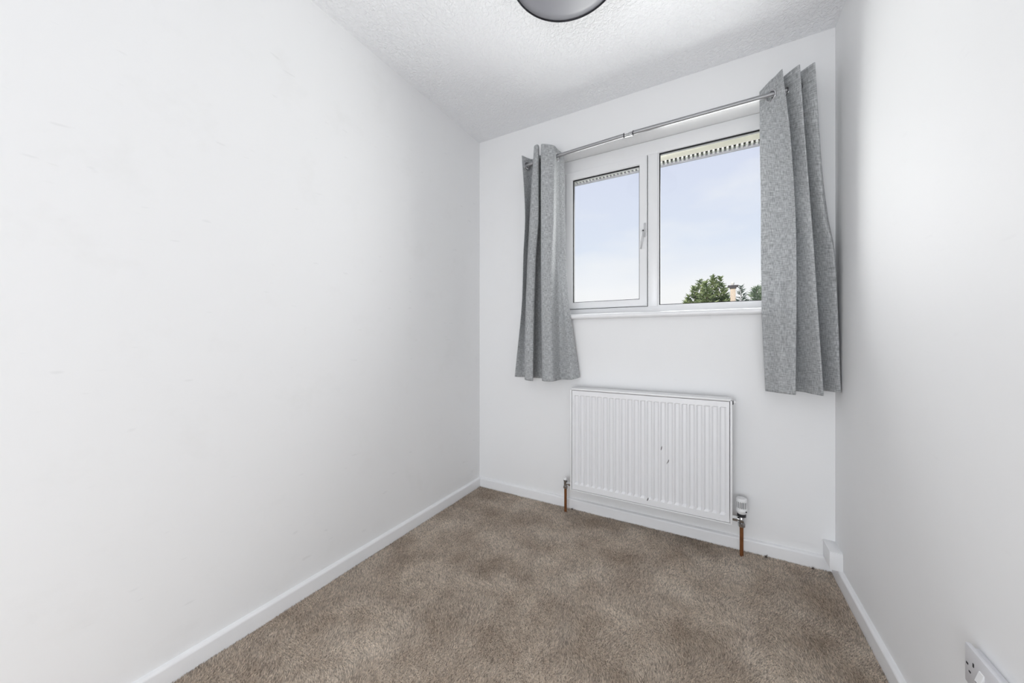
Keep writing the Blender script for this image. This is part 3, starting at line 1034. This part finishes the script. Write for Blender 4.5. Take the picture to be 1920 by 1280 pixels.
hs = thing('neighbour_house', 'distant house chimney with dark cap rising beside the conifer', 'house', (1.4, 29.0, -2.8))
box('house_wall', -1.6, 5.6, 27.2, 32.4, -2.8, 1.2, M['render'], hs)
bm = bmesh.new()
add_prism(bm, [(26.9, 1.15), (32.7, 1.15), (29.8, 3.2)], 'x', -1.9, 5.9)
obj('house_roof', bm, M['slate'], hs)
ch = box('chimney_stack', 1.225, 1.535, 29.8, 30.1, 2.4, 4.66, M['brick'], hs, 0.01)
bm = bmesh.new()
add_box(bm, 1.18, 1.58, 29.75, 30.15, 4.66, 4.77, 0.01)
add_box(bm, 1.06, 1.70, 29.73, 30.17, 4.77, 4.89, 0.01)
obj('chimney_cap', bm, M['slate'], ch)
bm = bmesh.new()
add_lathe(bm, (1.36, 29.95, 4.89), (0, 0, 1), [(0.095, 0), (0.08, 0.05), (0.107, 0.095), (0.11, 0.175), (0.08, 0.24), (0.0, 0.27)], 16)
obj('chimney_pot', bm, M['render'], ch, smooth=True)

# ------------------------------------------------------------------ carpet pile (real tufts)
def carpet_pile():
    g = np.random.default_rng(11)
    sp = 0.0042
    xs = np.arange(XL + 0.016, XR - 0.016, sp)
    ys = np.arange(0.30, YB - 0.016, sp)
    X, Y = np.meshgrid(xs, ys)
    X = X.ravel() + g.uniform(-0.5, 0.5, X.size) * sp * 1.3
    Y = Y.ravel() + g.uniform(-0.5, 0.5, Y.size) * sp * 1.3
    X = np.clip(X, XL + 0.0165, XR - 0.0165)
    Y = np.clip(Y, 0.30, YB - 0.0165)
    keep = ((X - LX) ** 2 + (Y - PY) ** 2 > 0.0085 ** 2) & ((X - TX) ** 2 + (Y - PY) ** 2 > 0.0085 ** 2)
    X, Y = X[keep], Y[keep]
    n = X.size
    # slow field of pile direction (brushed and trodden patches)
    ph = g.uniform(0, 6.28, 12)
    ang = 2.4 * (np.sin(5.1 * X + 3.3 * Y + ph[0]) + np.sin(-4.2 * X + 6.7 * Y + ph[1]) + 0.6 * np.sin(11 * X + 9 * Y + ph[2]) + 0.6 * np.sin(13 * X - 12 * Y + ph[3]))
    ang += g.normal(0, 0.7, n)
    lean = 0.0030 + 0.0022 * g.random(n)
    hgt = 0.0050 + 0.0035 * g.random(n)
    dx, dy = np.cos(ang) * lean, np.sin(ang) * lean
    rot = g.uniform(0, 2 * PI, n)
    rad_ = 0.0016 + 0.0010 * g.random(n)
    verts = np.zeros((n, 4, 3))
    for k in range(3):
        a = rot + k * 2 * PI / 3
        verts[:, k, 0] = X + np.cos(a) * rad_
        verts[:, k, 1] = Y + np.sin(a) * rad_
        verts[:, k, 2] = -0.004
    verts[:, 3, 0] = X + dx
    verts[:, 3, 1] = Y + dy
    verts[:, 3, 2] = -0.004 + hgt
    verts[:, :, 0] = np.clip(verts[:, :, 0], XL + 0.0158, XR - 0.0158)
    verts[:, :, 1] = np.clip(verts[:, :, 1], 0.28, YB - 0.0158)
    base = (np.arange(n) * 4)[:, None]
    tri = np.concatenate([base + np.array([[0, 1, 3]]), base + np.array([[1, 2, 3]]), base + np.array([[2, 0, 3]])], axis=1).reshape(-1)
    me = bpy.data.meshes.new('carpet_pile')
    me.vertices.add(n * 4)
    me.vertices.foreach_set('co', verts.reshape(-1).astype(np.float32))
    nf = n * 3
    me.loops.add(nf * 3)
    me.loops.foreach_set('vertex_index', tri.astype(np.int32))
    me.polygons.add(nf)
    me.polygons.foreach_set('loop_start', (np.arange(nf) * 3).astype(np.int32))
    me.update(calc_edges=True)
    at = me.attributes.new('shade', 'FLOAT', 'POINT')
    at.data.foreach_set('value', np.repeat(g.random(n), 4).astype(np.float32))
    me.materials.append(M['pile'])
    o = bpy.data.objects.new('carpet_pile', me)
    COL.objects.link(o)
    o['label'] = 'short brown carpet pile covering the whole floor'
    o['category'] = 'carpet'
    o['kind'] = 'stuff'
carpet_pile()

# ------------------------------------------------------------------ loose carpet fluff along the skirting
def fluff(x, y, size, label, seed):
    g = random.Random(seed)
    bm = bmesh.new()
    for k in range(9):
        a, e = g.uniform(0, 2 * PI), g.uniform(0.1, 1.2)
        d = Vector((math.cos(a) * math.cos(e), math.sin(a) * math.cos(e), math.sin(e)))
        p = Vector((x + g.uniform(-1, 1) * size * 0.3, y + g.uniform(-1, 1) * size * 0.15, 0.003))
        add_tube(bm, p, p + d * size * g.uniform(0.5, 1.0), 0.0013, 0.0006, 6)
    o = obj('carpet_fluff', bm, M['fluff'])
    o['label'] = label
    o['category'] = 'fluff'
    o['group'] = 'loose carpet fluff at the skirting'
fluff(-0.730, 2.040, 0.012, 'dark tuft of loose carpet fluff beside the left copper pipe', 1)
fluff(0.226, 2.036, 0.013, 'dark tuft of loose carpet fluff right of the thermostatic valve pipe', 2)
fluff(0.395, 2.036, 0.009, 'tiny dark fluff at the skirting beside the corner trunking', 3)
